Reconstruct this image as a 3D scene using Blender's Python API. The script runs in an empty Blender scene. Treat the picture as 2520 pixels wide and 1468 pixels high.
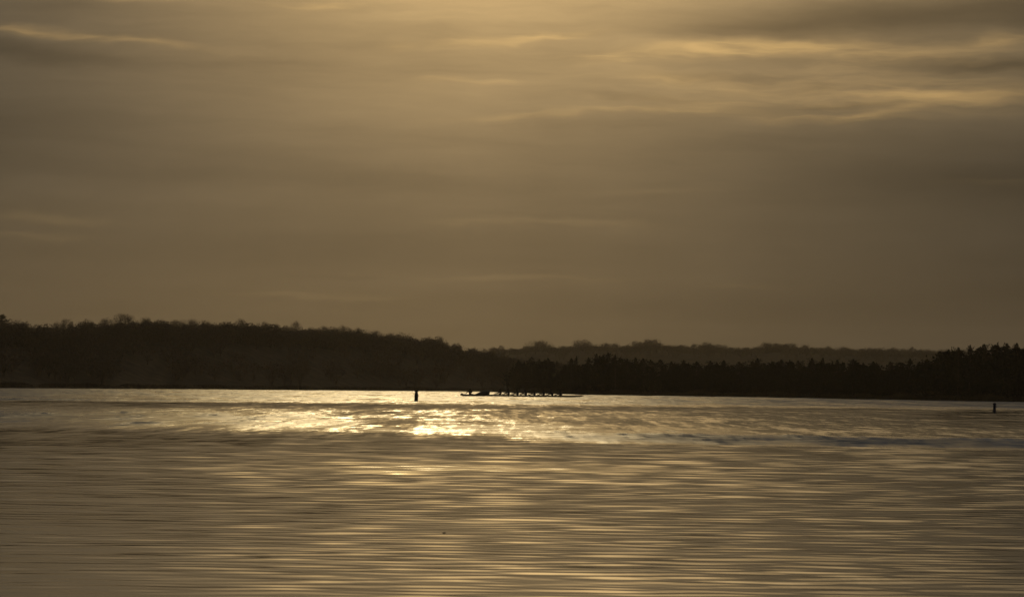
import bpy, bmesh, math, random
import numpy as np
from mathutils import Vector, Matrix

# ------------------------------------------------------------------ scene, camera, sky, sun, exposure
scene = bpy.context.scene
C = scene.collection
R = math.radians

F_PX = 8430.0          # focal length in pixels of a 2520 px wide frame (120 mm equivalent)
CAM_H = 1.43           # eye height above the lake
HORIZON = 218.0        # pixels between frame centre and horizon
ROLL = 0.0122

cam_d = bpy.data.cameras.new('camera')
cam_d.sensor_width = 36.0
cam_d.lens = 36.0 * F_PX / 2520.0
cam_d.clip_start = 0.1
cam_d.clip_end = 12000
cam = bpy.data.objects.new('camera', cam_d)
C.objects.link(cam)
PITCH = math.atan(HORIZON / F_PX)
cam.matrix_world = (Matrix.Translation((0, 0, CAM_H)) @ Matrix.Rotation(math.pi / 2 + PITCH, 4, 'X')
                    @ Matrix.Rotation(ROLL, 4, 'Z'))
scene.camera = cam

SUN_AZ, SUN_EL = -1.7, 16.5     # degrees east of the view axis, above the horizon
sun_d = bpy.data.lights.new('sun', 'SUN')
sun_d.energy = 0.028
sun_d.angle = R(5.0)
sun_d.color = (1.0, 0.83, 0.54)
sun = bpy.data.objects.new('sun', sun_d)
C.objects.link(sun)
sv = Vector((math.sin(R(SUN_AZ)) * math.cos(R(SUN_EL)), math.cos(R(SUN_AZ)) * math.cos(R(SUN_EL)), math.sin(R(SUN_EL))))
sun.rotation_euler = sv.to_track_quat('Z', 'Y').to_euler()
sun.location = sv * 100

scene.view_settings.view_transform = 'Standard'
scene.view_settings.look = 'None'
scene.view_settings.exposure = 0.0
scene.view_settings.gamma = 1.0
scene.view_settings.use_curve_mapping = False
scene.render.engine = 'CYCLES'
scene.cycles.max_bounces = 6
scene.cycles.glossy_bounces = 3
scene.cycles.diffuse_bounces = 2
scene.cycles.volume_bounces = 0
scene.cycles.transparent_max_bounces = 8
scene.cycles.sample_clamp_indirect = 6.0
scene.cycles.use_denoising = True
scene.cycles.caustics_reflective = False


class NG:
    """small helper for building node trees"""
    def __init__(s, tree):
        s.t = tree

    def node(s, typ, **kw):
        n = s.t.nodes.new(typ)
        for k, v in kw.items():
            setattr(n, k, v)
        return n

    def put(s, sock, v):
        if isinstance(v, bpy.types.NodeSocket):
            s.t.links.new(v, sock)
        elif v is not None:
            sock.default_value = v

    def m(s, op, a, b=None, c=None, clamp=False):
        n = s.node('ShaderNodeMath', operation=op, use_clamp=clamp)
        for i, v in enumerate((a, b, c)):
            if v is not None:
                s.put(n.inputs[i], v)
        return n.outputs[0]

    def add(s, a, b): return s.m('ADD', a, b)
    def sub(s, a, b): return s.m('SUBTRACT', a, b)
    def mul(s, a, b): return s.m('MULTIPLY', a, b)
    def div(s, a, b): return s.m('DIVIDE', a, b)

    def smooth(s, x, a, b):
        n = s.node('ShaderNodeMapRange', interpolation_type='SMOOTHSTEP')
        s.put(n.inputs[0], x)
        n.inputs[1].default_value, n.inputs[2].default_value = a, b
        n.inputs[3].default_value, n.inputs[4].default_value = 0.0, 1.0
        return n.outputs[0]

    def comb(s, x, y, z=0.0):
        n = s.node('ShaderNodeCombineXYZ')
        for i, v in enumerate((x, y, z)):
            s.put(n.inputs[i], v)
        return n.outputs[0]

    def noise(s, vec, scale, detail=3.0, rough=0.5, color=False):
        n = s.node('ShaderNodeTexNoise', noise_dimensions='3D')
        s.put(n.inputs['Vector'], vec)
        n.inputs['Scale'].default_value = scale
        n.inputs['Detail'].default_value = detail
        n.inputs['Roughness'].default_value = rough
        return n.outputs['Color'] if color else n.outputs[0]

    def vmul(s, v, k):
        n = s.node('ShaderNodeVectorMath', operation='SCALE')
        s.put(n.inputs[0], v)
        s.put(n.inputs['Scale'], k)
        return n.outputs[0]

    def vadd(s, a, b):
        n = s.node('ShaderNodeVectorMath', operation='ADD')
        s.put(n.inputs[0], a)
        s.put(n.inputs[1], b)
        return n.outputs[0]

    def vmulv(s, a, b):
        n = s.node('ShaderNodeVectorMath', operation='MULTIPLY')
        s.put(n.inputs[0], a)
        s.put(n.inputs[1], b)
        return n.outputs[0]


def px_az(x, y=734.0):
    return (x - 1260.0) / 147.13


def px_el(x, y):
    return (952.0 - (y - ROLL * (x - 1260.0))) / 147.13


world = bpy.data.worlds.new('World')
scene.world = world
world.use_nodes = True
wt = world.node_tree
wt.nodes.clear()
g = NG(wt)
w_out = g.node('ShaderNodeOutputWorld')
bg = g.node('ShaderNodeBackground')
wt.links.new(bg.outputs[0], w_out.inputs['Surface'])
tc = g.node('ShaderNodeTexCoord')
sep = g.node('ShaderNodeSeparateXYZ')
wt.links.new(tc.outputs['Generated'], sep.inputs[0])
DEG = 180 / math.pi
az0 = g.mul(g.m('ARCTAN2', sep.outputs[0], sep.outputs[1]), DEG)
el0 = g.mul(g.m('ARCSINE', sep.outputs[2]), DEG)
# wind-warped sky coordinates
nw = g.noise(g.comb(g.mul(az0, 0.5), g.mul(el0, 1.8), 3.1), 1.0, 3.0, 0.6, color=True)
nsep = g.node('ShaderNodeSeparateXYZ')
wt.links.new(nw, nsep.inputs[0])
az = g.add(az0, g.mul(g.sub(nsep.outputs[0], 0.5), 1.3))
el = g.add(el0, g.mul(g.sub(nsep.outputs[1], 0.5), 0.42))


V_WARP = g.comb(az, el, 1.0)
V_RAW = g.comb(az0, el0, 1.0)


def gauss(cx, cy, wx, wy, slope=0.0, raw=False):
    """soft elongated cloud bank; centre and half widths in degrees"""
    v = V_RAW if raw else V_WARP
    d1 = g.node('ShaderNodeVectorMath', operation='DOT_PRODUCT')
    g.put(d1.inputs[0], v)
    d1.inputs[1].default_value = (1 / wx, 0, -cx / wx)
    d2 = g.node('ShaderNodeVectorMath', operation='DOT_PRODUCT')
    g.put(d2.inputs[0], v)
    d2.inputs[1].default_value = (-slope / wy, 1 / wy, (-cy + slope * cx) / wy)
    a, b = d1.outputs['Value'], d2.outputs['Value']
    return g.m('POWER', 0.3679, g.m('MULTIPLY_ADD', a, a, g.mul(b, b)))


def gpx(x, y, w, h, slope=0.0, asym=None):
    """slope in pixel terms (rise to the right positive)"""
    return gauss(px_az(x), px_el(x, y), w / 147.13, h / 147.13, slope)


def addmany(lst):
    acc = None
    for k, s_ in lst:
        acc = g.mul(s_, k) if acc is None else g.m('MULTIPLY_ADD', s_, k, acc)
    return acc


# the glow of the veiled sun, and the veil as a whole
glow_wide = gauss(2.2, 8.9, 8.2, 3.5, raw=True)
glow_mid = gauss(-1.0, 9.2, 4.7, 3.9, raw=True)
glow_core = gauss(SUN_AZ - 0.4, SUN_EL, 2.9, 4.4, raw=True)
horizon_warm = gauss(-3.0, -0.5, 6.8, 4.5, raw=True)

streaks = addmany([
    (1.0, gpx(205, 95, 190, 9, -0.085, asym=1.8)),
    (0.7, gpx(60, 75, 110, 12, -0.05)),
    (0.5, gpx(380, 107, 90, 9, -0.06)),
    (0.6, gpx(330, 4, 110, 8)),
    (1.0, gpx(765, 18, 80, 8, 0.0, asym=1.4)),
    (0.5, gpx(1160, 106, 110, 11, 0.05)),
    (0.35, gpx(955, 114, 40, 10)),
    (1.0, gpx(1335, 92, 100, 9, 0.10, asym=1.3)),
    (0.9, gpx(1470, 146, 70, 13)),
    (1.15, gpx(1770, 124, 210, 20, 0.05, asym=1.3)),
    (0.8, gpx(1990, 119, 160, 10, 0.03)),
    (0.85, gpx(2150, 145, 300, 30)),
    (0.80, gpx(2300, 230, 330, 42)),
    (0.45, gpx(1800, 215, 330, 60)),
    (0.8, gpx(2440, 112, 120, 14, 0.06)),
    (0.5, gpx(1095, 202, 60, 7)),
    (0.4, gpx(1210, 206, 60, 8)),
    (0.35, gpx(1640, 195, 110, 12, 0.06)),
    (0.55, gpx(1330, 283, 190, 7, 0.05)),
    (0.7, gpx(1620, 271, 190, 6, 0.0, asym=1.6)),
    (0.9, gpx(1830, 277, 130, 13, -0.05, asym=1.6)),
    (1.0, gpx(2040, 291, 150, 9, -0.02, asym=1.6)),
    (0.7, gpx(2200, 275, 110, 10, 0.13, asym=1.5)),
    (0.5, gpx(1790, 252, 70, 4, -0.02)),
    (0.35, gpx(1820, 220, 60, 18)),
    (0.8, gpx(2330, 241, 190, 13, 0.01)),
    (0.45, gpx(2150, 222, 120, 12, 0.03)),
    (0.35, gpx(1980, 252, 110, 8)),
])
low_streaks = addmany([
    (1.0, gpx(110, 541, 130, 11)),
    (0.7, gpx(80, 583, 120, 8)),
    (0.9, gpx(1180, 553, 110, 8)),
    (0.8, gpx(1420, 547, 170, 8, -0.02)),
    (0.5, gpx(1600, 468, 130, 7)),
    (0.7, gpx(1200, 686, 160, 6)),
    (0.6, gpx(1390, 683, 160, 6)),
    (0.6, gpx(700, 727, 150, 6)),
    (0.6, gpx(870, 735, 140, 6)),
    (0.4, gpx(1830, 703, 90, 5)),
    (0.4, gpx(2480, 452, 140, 6)),
])
dark = addmany([
    (0.46, gpx(2450, 36, 640, 52, 0.03)),
    (0.26, gpx(1900, 70, 330, 34, 0.03)),
    (0.36, gpx(2480, 172, 230, 17, -0.02)),
    (0.16, gpx(1560, 243, 170, 9, -0.03)),
    (0.16, gpx(1780, 190, 190, 14)),
    (0.20, gpx(2050, 262, 150, 8, 0.02)),
    (0.16, gpx(1990, 215, 60, 16)),
    (0.25, gpx(2500, 425, 700, 75, 0.0)),
    (0.34, gpx(3000, 600, 850, 260)),
    (0.30, gpx(40, 128, 250, 26, -0.09, asym=0.5)),
    (0.34, gpx(-420, 330, 620, 170)),
    (0.16, gpx(130, 22, 170, 26)),
    (0.10, gpx(560, 150, 200, 22)),
    (0.08, gpx(860, 684, 150, 6)),
    (0.13, gpx(900, 610, 600, 55)),
    (0.12, gpx(500, 420, 420, 40)),
    (0.10, gpx(1700, 760, 700, 40)),
])
# cloud texture that goes on over the whole sky
tex1 = g.noise(g.comb(g.mul(az0, 0.10), g.mul(el0, 0.75), 11.0), 1.0, 3.0, 0.55)
tex2 = g.noise(g.comb(g.mul(az, 0.34), g.mul(el, 3.4), 5.0), 1.0, 4.0, 0.62)
tex3 = g.noise(g.comb(g.mul(az0, 0.5), g.mul(el0, 0.05), 8.0), 1.0, 1.0, 0.5)
fade_up = g.smooth(el0, 0.5, 5.0)
texmod = g.add(1.0, g.add(g.mul(g.sub(tex1, 0.5), 0.85),
                          g.add(g.mul(g.mul(g.sub(tex2, 0.5), 0.60), g.add(0.35, g.mul(fade_up, 0.65))),
                                g.mul(g.sub(tex3, 0.5), 0.22))))


def vc(v, k):
    n = g.node('ShaderNodeVectorMath', operation='SCALE')
    n.inputs[0].default_value = k
    g.put(n.inputs['Scale'], v)
    return n.outputs[0]


upper = g.smooth(el0, 9.0, 30.0)
base_mix = g.node('ShaderNodeMix', data_type='VECTOR')
g.put(base_mix.inputs[0], upper)
base_mix.inputs[4].default_value = (0.036, 0.031, 0.0245)     # thick low cloud seen through evening air
base_mix.inputs[5].default_value = (0.050, 0.050, 0.050)     # slate cloud overhead
skyc = base_mix.outputs[1]
skyc = g.vadd(skyc, vc(horizon_warm, (0.052, 0.033, 0.012)))
skyc = g.vadd(skyc, vc(glow_wide, (0.34, 0.222, 0.090)))
skyc = g.vadd(skyc, vc(glow_mid, (0.40, 0.250, 0.092)))
skyc = g.vadd(skyc, vc(glow_core, (3.1, 2.12, 0.76)))
beam = gauss(0.2, 5.0, 3.2, 5.0, raw=True)
skyc = g.vadd(skyc, vc(beam, (0.030, 0.020, 0.009)))
skyc = g.vmul(skyc, texmod)
# the clear sky above the cloud, as little of it as comes through
nish = g.node('ShaderNodeTexSky', sky_type='NISHITA', sun_disc=False, sun_elevation=R(SUN_EL), sun_rotation=R(SUN_AZ),
              altitude=50, air_density=1.0, dust_density=2.0)
skyc = g.vadd(skyc, g.vmul(nish.outputs[0], 0.0012))
wt.links.new(skyc, bg.inputs['Color'])
# cloud banks low in front of the sun
sky2 = g.vmul(skyc, g.m('MAXIMUM', g.sub(1.0, dark), 0.2))
near_sun = g.add(0.45, g.mul(glow_wide, 0.9))
sky2 = g.vadd(sky2, vc(g.mul(g.mul(streaks, near_sun), g.m('MULTIPLY_ADD', g.smooth(tex2, 0.32, 0.68), 1.25, 0.35)), (0.175, 0.104, 0.030)))
sky2 = g.vadd(sky2, vc(g.mul(low_streaks, g.add(0.45, tex2)), (0.036, 0.024, 0.009)))
bg2 = g.node('ShaderNodeBackground')
wt.links.new(sky2, bg2.inputs['Color'])
win = g.mul(g.m('LESS_THAN', g.m('ABSOLUTE', az0), 16.0), g.m('LESS_THAN', g.m('ABSOLUTE', g.sub(el0, 4.0)), 5.5))
mixs = g.node('ShaderNodeMixShader')
g.put(mixs.inputs[0], win)
wt.links.new(bg.outputs[0], mixs.inputs[1])
wt.links.new(bg2.outputs[0], mixs.inputs[2])
wt.links.new(mixs.outputs[0], w_out.inputs['Surface'])
world.cycles.sampling_method = 'MANUAL'
world.cycles.sample_map_resolution = 256

# ------------------------------------------------------------------ helpers
rng = np.random.default_rng(7)


def tag(o, label=None, cat=None, group=None, kind=None):
    if label: o['label'] = label
    if cat: o['category'] = cat
    if group: o['group'] = group
    if kind: o['kind'] = kind
    return o


def mesh_np(name, verts, faces, mat=None, smooth=False):
    """mesh from numpy arrays; faces (n,3) or (n,4)"""
    me = bpy.data.meshes.new(name)
    verts = np.asarray(verts, dtype=np.float32)
    faces = np.asarray(faces, dtype=np.int32)
    n, k = faces.shape
    me.vertices.add(len(verts))
    me.vertices.foreach_set('co', verts.ravel())
    me.loops.add(n * k)
    me.loops.foreach_set('vertex_index', faces.ravel())
    me.polygons.add(n)
    me.polygons.foreach_set('loop_start', np.arange(0, n * k, k, dtype=np.int32))
    if smooth:
        me.polygons.foreach_set('use_smooth', np.ones(n, dtype=bool))
    me.update(calc_edges=True)
    if mat:
        me.materials.append(mat)
    return me


def obj(name, me, parent=None):
    o = bpy.data.objects.new(name, me)
    C.objects.link(o)
    if parent:
        o.parent = parent
    return o


def empty(name, loc=(0, 0, 0), rz=0.0, s=1.0):
    o = bpy.data.objects.new(name, None)
    C.objects.link(o)
    o.location = loc
    o.rotation_euler = (0, 0, rz)
    o.scale = (s, s, s) if not isinstance(s, tuple) else s
    o.empty_display_size = 0.2
    return o


def material(name, color, rough=0.7, noise=0.35, scale=2.0, metallic=0.0, spec=0.5):
    mt = bpy.data.materials.new(name)
    mt.use_nodes = True
    q = NG(mt.node_tree)
    b = mt.node_tree.nodes['Principled BSDF']
    t = q.node('ShaderNodeTexCoord')
    n = q.noise(t.outputs['Object'], scale, 4.0, 0.6)
    r = q.node('ShaderNodeMapRange')
    q.put(r.inputs[0], n)
    r.inputs[1].default_value, r.inputs[2].default_value = 0.25, 0.75
    r.inputs[3].default_value, r.inputs[4].default_value = 1 - noise, 1 + noise
    mt.node_tree.links.new(q.vmul(q.vadd((0, 0, 0), tuple(color)), r.outputs[0]), b.inputs['Base Color'])
    b.inputs['Roughness'].default_value = rough
    b.inputs['Metallic'].default_value = metallic
    b.inputs['Specular IOR Level'].default_value = spec
    return mt


M = dict(
    bark=material('bark', (0.085, 0.066, 0.048), 0.9, 0.4, 3.0, spec=0.2),
    twigs=material('bare_twigs', (0.19, 0.138, 0.088), 0.9, 0.4, 1.0, spec=0.2),
    needles=material('dark_needles', (0.011, 0.013, 0.007), 0.8, 0.5, 1.5, spec=0.2),
    olive=material('olive_leaves', (0.024, 0.024, 0.010), 0.8, 0.5, 1.5, spec=0.2),
    soil=material('woodland_floor', (0.12, 0.086, 0.052), 0.95, 0.5, 0.3, spec=0.1),
    shore=material('shore_mud', (0.060, 0.050, 0.034), 0.9, 0.5, 0.6, spec=0.2),
    drygrass=material('dry_grass', (0.10, 0.072, 0.038), 0.9, 0.4, 0.5, spec=0.1),
    hull_dark=material('shell_hull', (0.035, 0.035, 0.038), 0.6, 0.2, 2.0, spec=0.25),
    launch=material('launch_hull', (0.06, 0.055, 0.05), 0.45, 0.3, 2.0),
    metal=material('rigger_metal', (0.10, 0.10, 0.10), 0.4, 0.2, 5.0, metallic=0.8),
    motor=material('outboard_cowl', (0.035, 0.035, 0.038), 0.4, 0.2, 3.0),
    oar=material('oar_shaft', (0.05, 0.05, 0.05), 0.4, 0.2, 3.0),
    blade=material('oar_blade', (0.16, 0.10, 0.06), 0.4, 0.2, 3.0),
    navy=material('dark_jersey', (0.030, 0.032, 0.045), 0.85, 0.3, 6.0, spec=0.2),
    jacket=material('dark_jacket', (0.030, 0.034, 0.032), 0.85, 0.3, 5.0, spec=0.2),
    hair=material('dark_hair', (0.022, 0.017, 0.013), 0.8, 0.3, 20.0, spec=0.2),
    buoy=material('weathered_buoy', (0.055, 0.050, 0.042), 0.6, 0.4, 6.0),
    buoy_blue=material('dark_blue_buoy', (0.018, 0.020, 0.045), 0.5, 0.3, 6.0),
    buoy_metal=material('buoy_fitting', (0.06, 0.06, 0.06), 0.5, 0.3, 6.0, metallic=0.7),
    leaf=material('wet_leaf', (0.035, 0.025, 0.014), 0.5, 0.3, 20.0),
)


def ray(x, y):
    """azimuth (rad) and tangent of elevation of a photo pixel (2520 wide)"""
    dx, dy = x - 1260.0, 734.0 - y
    u = dx - dy * ROLL
    v = dx * ROLL + dy
    c, s = math.cos(PITCH), math.sin(PITCH)
    fx, fy, fz = u, F_PX * c - v * s, F_PX * s + v * c
    return math.atan2(fx, fy), fz / math.hypot(fx, fy)


def spot(x, y, d):
    a, t = ray(x, y)
    return Vector((d * math.sin(a), d * math.cos(a), CAM_H + t * d))


def az_of(x):
    return math.atan((x - 1260.0) / F_PX)


def knots(pts):
    xs = np.array([az_of(p[0]) for p in pts])
    ys = np.array([p[1] for p in pts], dtype=float)
    return lambda a: np.interp(a, xs, ys)


def sky_knots(pts, dist):
    """skyline pixel knots -> height above the water at the distance given by dist(az)"""
    A, Z = [], []
    for (x, y) in pts:
        a, t = ray(x, y)
        A.append(a)
        Z.append(t)
    A, Z = np.array(A), np.array(Z)
    return lambda a: CAM_H + np.interp(a, A, Z) * dist(a)


# ------------------------------------------------------------------ the shores
hill_shore = knots([(-9000, 470), (-3000, 560), (0, 673), (700, 873), (1130, 996), (1250, 1040), (1700, 1200), (2600, 1350)])
hill_crest_d = lambda a: hill_shore(a) + 110.0
hill_top = sky_knots([(x_, y_ - 4) for x_, y_ in [(-9000, 800), (-2500, 778), (-300, 772), (0, 778), (70, 784), (140, 790), (215, 784), (270, 779), (330, 777), (400, 782), (455, 784),
                      (590, 785), (660, 790), (730, 795), (790, 802), (850, 801), (925, 811), (1000, 819), (1080, 829), (1125, 841),
                      (1165, 853), (1210, 861), (1250, 868), (1320, 888), (1500, 915), (2600, 925)]], hill_crest_d)
pen_shore = knots([(1150, 1010), (1190, 985), (1240, 935), (1300, 855), (1379, 785), (1430, 738), (1560, 715), (1870, 703), (2117, 622), (2520, 574), (3000, 540), (9000, 430)])
pen_row_d = lambda a: pen_shore(a) + 16.0
pen_top = sky_knots([(1150, 952), (1238, 935), (1262, 886), (1275, 880), (1311, 878), (1350, 884), (1400, 886), (1446, 881), (1468, 873), (1500, 871), (1520, 876), (1546, 886),
                     (1584, 884), (1640, 889), (1745, 890), (1849, 890), (1921, 886), (2024, 884), (2098, 885), (2149, 891), (2234, 887),
                     (2276, 885), (2313, 866), (2358, 856), (2422, 848), (2520, 845), (3200, 838), (9000, 800)], pen_row_d)
RIDGE_D = 2000.0
ridge_d = lambda a: RIDGE_D + 0 * np.asarray(a)
ridge_top = sky_knots([(x_, y_ - 3) for x_, y_ in [(-9000, 840), (900, 850), (1180, 858), (1234, 850), (1290, 852), (1324, 838), (1353, 846), (1385, 849), (1435, 838), (1465, 846), (1496, 841),
                       (1546, 847), (1594, 835), (1647, 843), (1690, 847), (1740, 841), (1774, 844), (1825, 851), (1886, 841), (1945, 842),
                       (2038, 850), (2085, 851), (2199, 853), (2276, 856), (2520, 858), (9000, 870)]], ridge_d)


def bumps(x, y, sc, seed):
    q = np.random.default_rng(seed)
    out = 0
    for i in range(7):
        th = q.uniform(0, 6.28)
        k = sc * q.uniform(0.5, 2.2)
        out = out + np.sin(k * (x * math.cos(th) + y * math.sin(th)) + q.uniform(0, 6.28)) / 7 ** 0.5
    return out


def land_grid(name, a0, a1, na, offs, zfun, shore, mat, label):
    A = np.linspace(a0, a1, na)
    T = np.array(offs, dtype=float)
    AA, TT = np.meshgrid(A, T)
    RR = shore(AA) + TT
    X, Y = RR * np.sin(AA), RR * np.cos(AA)
    Z = zfun(AA, TT, X, Y)
    n, m = AA.shape
    idx = np.arange(n * m).reshape(n, m)
    f = np.stack([idx[:-1, :-1], idx[:-1, 1:], idx[1:, 1:], idx[1:, :-1]], -1).reshape(-1, 4)
    o = obj(name, mesh_np(name, np.stack([X, Y, Z], -1).reshape(-1, 3), f, mat, True))
    return tag(o, label, kind='structure')


def sstep(x, a, b):
    t = np.clip((x - a) / (b - a), 0, 1)
    return t * t * (3 - 2 * t)


HILL_TREE = 6.6


def hill_z(a, t, x, y):
    top = np.maximum(hill_top(a) - HILL_TREE, 0.9)
    z = np.where(t < 5, t * 0.13, 0.65 + (top - 0.65) * sstep(t, 3, 112))
    z = z + 3.8 * sstep(t, 116, 165) * sstep(top, 0.8, 3.0)
    return z + 0.25 * bumps(x, y, 0.05, 3) * sstep(t, 4, 40) + 0.10 * bumps(x, y, 0.25, 9) * sstep(t, 0, 6)


hill = land_grid('hill', az_of(-8000), az_of(2500), 420, [-12, -3, -1, 0, 1, 2, 3.5, 5, 8, 14, 22, 32, 45, 60, 75, 90, 105, 116, 128, 140, 152, 165, 220, 300],
                 hill_z, hill_shore, M['soil'], 'low wooded hill across the lake')


def pen_z(a, t, x, y):
    end = sstep(a, az_of(1195), az_of(1250))
    z = np.where(t < 4, t * 0.12, 0.48 + 0.8 * sstep(t, 3, 25))
    z = z + (0.14 * bumps(x, y, 0.25, 5) + 0.05 * bumps(x, y, 0.9, 6)) * sstep(t, 0, 3)
    return np.where(t > 0, z * (0.35 + 0.65 * end), z) - (1 - sstep(a, az_of(1165), az_of(1215))) * 1.0


peninsula = land_grid('peninsula', az_of(1150), az_of(8500), 420, [-10, -3, -1, 0, 0.8, 1.6, 2.5, 4, 6, 10, 16, 25, 40, 60, 90, 110],
                      pen_z, pen_shore, M['shore'], 'low wooded point of land')


def ridge_z(a, t, x, y):
    top = ridge_top(a) - 5.8
    return -1 + (top + 1) * sstep(t, -180, 0) + 3.4 * sstep(t, 12, 70) + 0.6 * bumps(x, y, 0.02, 12)


ridge = land_grid('ridge', az_of(-7000), az_of(9000), 300, [-200, -150, -100, -70, -40, -20, 0, 12, 30, 45, 70, 150, 250], ridge_z, ridge_d, M['soil'],
                  'distant wooded ridge in haze')

# ------------------------------------------------------------------ the lake: one polar sheet, real waves
def ruffle_field(x, y):
    """where the breeze ruffles the surface (0 calm .. 1 ruffled), wind lanes across the view"""
    r = np.hypot(x, y)
    q = np.random.default_rng(21)
    wob = 0
    for i in range(10):
        kx = q.uniform(0.01, 0.16)
        ky = q.uniform(0.0, 0.05)
        wob = wob + np.sin(kx * x + ky * y + q.uniform(0, 6.28)) * (0.02 / (kx + 0.02))
    wob = wob / 5.0
    px = x / r * F_PX              # lateral position in frame pixels
    rr = r * (1 + 0.030 * wob)
    p = 1.0 / rr * CAM_H * F_PX    # pixels below the horizon
    fine = 0
    for (sx, sy, sd_, k_) in ((0.35, 0.10, 31, 1.0), (1.0, 0.16, 32, 0.8), (2.2, 0.30, 33, 0.7), (4.0, 0.6, 34, 0.5)):
        fine = fine + k_ * bumps(x * sx, y * sy, 0.9, sd_)
    fine = 0.5 + 0.5 * np.tanh(0.9 * fine)

    def band(a, b, s):
        return sstep(p, a - s, a + s) * (1 - sstep(p, b - s, b + s))
    lft = 1 - sstep(px, -950, -300)
    rgt = sstep(px, -100, 500)
    ctr = np.exp(-((px + 150) / 700.0) ** 2)
    far = (1 - sstep(p, 33 + 5 * ctr, 44 + 6 * ctr)) * (1.35 - 0.40 * np.exp(-((px + 290) / 800.0) ** 2))
    v = 1.0 * far
    v = v + 1.3 * band(41.5, 46.5, 1.2) * lft
    v = v + (1.2 * lft + 0.10 * ctr) * band(68, 108, 13)
    v = v + 0.52 * ctr * band(54, 122, 12)
    v = v + 1.7 * rgt * band(112, 134, 6)
    v = v + 0.25 * rgt * band(88, 112, 12)
    v = v + 0.40 * ctr * band(182, 214, 14)
    v = v + 0.30 * lft * band(180, 186, 3)
    v = v + 0.04 * band(214, 300, 40)
    return np.clip(v * (0.60 + 0.65 * fine) + 0.10 + 0.05 * fine, 0, 1.8)


def swell_field(x, y):
    """amplitude of the long ripples: strongest close in, towards the middle and right"""
    r = np.hypot(x, y)
    px = x / r * F_PX
    near = 1 - sstep(r, 40, 130)
    side = 0.35 + 0.65 * sstep(px, -1150, -500)
    lanes = 0.80 + 0.20 * np.tanh(1.5 * bumps(x * 0.5, y, 0.35, 44))
    return (0.42 + 0.58 * near) * side * lanes


A_IN = R(10.4)
NC = 214
cols = np.concatenate([np.linspace(-math.pi, -A_IN, 30)[:-1], np.linspace(-A_IN, A_IN, NC), np.linspace(A_IN, math.pi, 30)[1:]])
rows = [2.0]
while rows[-1] < 21:
    rows.append(rows[-1] + 0.5)
while rows[-1] < 1230:
    r0 = rows[-1]
    rows.append(r0 + max(0.06, 0.00135 * r0) * (1 if r0 < 820 else 3))
while rows[-1] < 2250:
    rows.append(rows[-1] + 40)
rows = np.array(rows)
drow = np.gradient(rows)
drow[rows < 21] = 0.06
UU, RR = np.meshgrid(cols, rows)
A_R = A_IN + np.arctan(7.0 / RR)                 # the finely meshed sector is a few metres wider on each side close in
AA = np.where(np.abs(UU) <= A_IN, UU * A_R / A_IN, np.sign(UU) * (A_R + (np.abs(UU) - A_IN) * (math.pi - A_R) / (math.pi - A_IN)))
X = RR * np.sin(AA)
Y = RR * np.cos(AA)
inside = (1 - sstep(np.abs(cols), A_IN - R(0.4), A_IN))[None, :]
ruf = ruffle_field(X, Y)
swl = swell_field(X, Y)
Z = np.zeros_like(X)
Xf, Yf = X.astype(np.float32), Y.astype(np.float32)
q = np.random.default_rng(5)
NW = 106
for i in range(NW):
    lam = 0.26 * (5.5 / 0.26) ** ((i + q.uniform(0, 1)) / NW)
    th = q.normal(0.03, 0.36)
    k = 2 * math.pi / lam
    ph = q.uniform(0, 2 * math.pi)
    slope = q.uniform(0.6, 1.3)
    fade = (1 - sstep(drow, lam * 0.26, lam * 0.42)) * (1 - sstep(rows, 1000, 1200))
    n_ = int(np.count_nonzero(fade > 0.001))
    wave = np.cos(np.float32(k) * (Xf[:n_] * np.float32(math.sin(th)) + Yf[:n_] * np.float32(math.cos(th))) + np.float32(ph))
    tune = np.exp(-(np.log(lam / (0.0158 * rows[:n_])) / 0.55) ** 2)[:, None]
    amp = (0.0086 * (0.76 + 0.24 * sstep(rows[:n_], 28, 70))[:, None] * tune * swl[:n_] + (0.008 + 0.006 * sstep(rows[:n_], 250, 450))[:, None] * (1.0 if lam < 1.8 else 0.7) * ruf[:n_]) * (slope / k)
    Z[:n_] += amp * fade[:n_, None] * inside * wave
# flat water in the lee of the two boats
Z *= 1 - 0.75 * np.exp(-((X - 1.5) / 17.0) ** 4) * np.exp(-((Y - 516) / 16.0) ** 4)
# the faint wash trailing behind the two boats
wx = X + 10
wash = np.exp(-((Y - 520 + 0.02 * (X + 5)) / 1.6) ** 2) * sstep(-X, 4, 9) * (1 - sstep(-X, 60, 110))
Z += 0.045 * wash * (0.7 + 0.3 * np.sin(0.7 * X))
idx = np.arange(X.size).reshape(X.shape)
f = np.stack([idx[:-1, :-1], idx[:-1, 1:], idx[1:, 1:], idx[1:, :-1]], -1).reshape(-1, 4)[:, ::-1]

wm = bpy.data.materials.new('lake_water')
wm.use_nodes = True
q_ = NG(wm.node_tree)
wm.node_tree.nodes.remove(wm.node_tree.nodes['Principled BSDF'])
pb = q_.node('ShaderNodeBsdfAnisotropic', distribution='BECKMANN')
pb.inputs['Color'].default_value = (0.83, 0.83, 0.83, 1)
att = q_.node('ShaderNodeAttribute', attribute_name='ruffle')
geo = q_.node('ShaderNodeNewGeometry')
ps = q_.node('ShaderNodeSeparateXYZ')
wm.node_tree.links.new(geo.outputs['Position'], ps.inputs[0])
n1 = q_.noise(q_.comb(q_.mul(ps.outputs[0], 0.9), q_.mul(ps.outputs[1], 1.7), 0.0), 2.2, 2.0, 0.5, color=True)
n2 = q_.noise(q_.comb(q_.mul(ps.outputs[0], 1.0), q_.mul(ps.outputs[1], 1.4), 4.0), 0.55, 2.0, 0.5, color=True)
amp1 = q_.m('MULTIPLY_ADD', att.outputs['Fac'], 0.10, 0.016)
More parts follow.
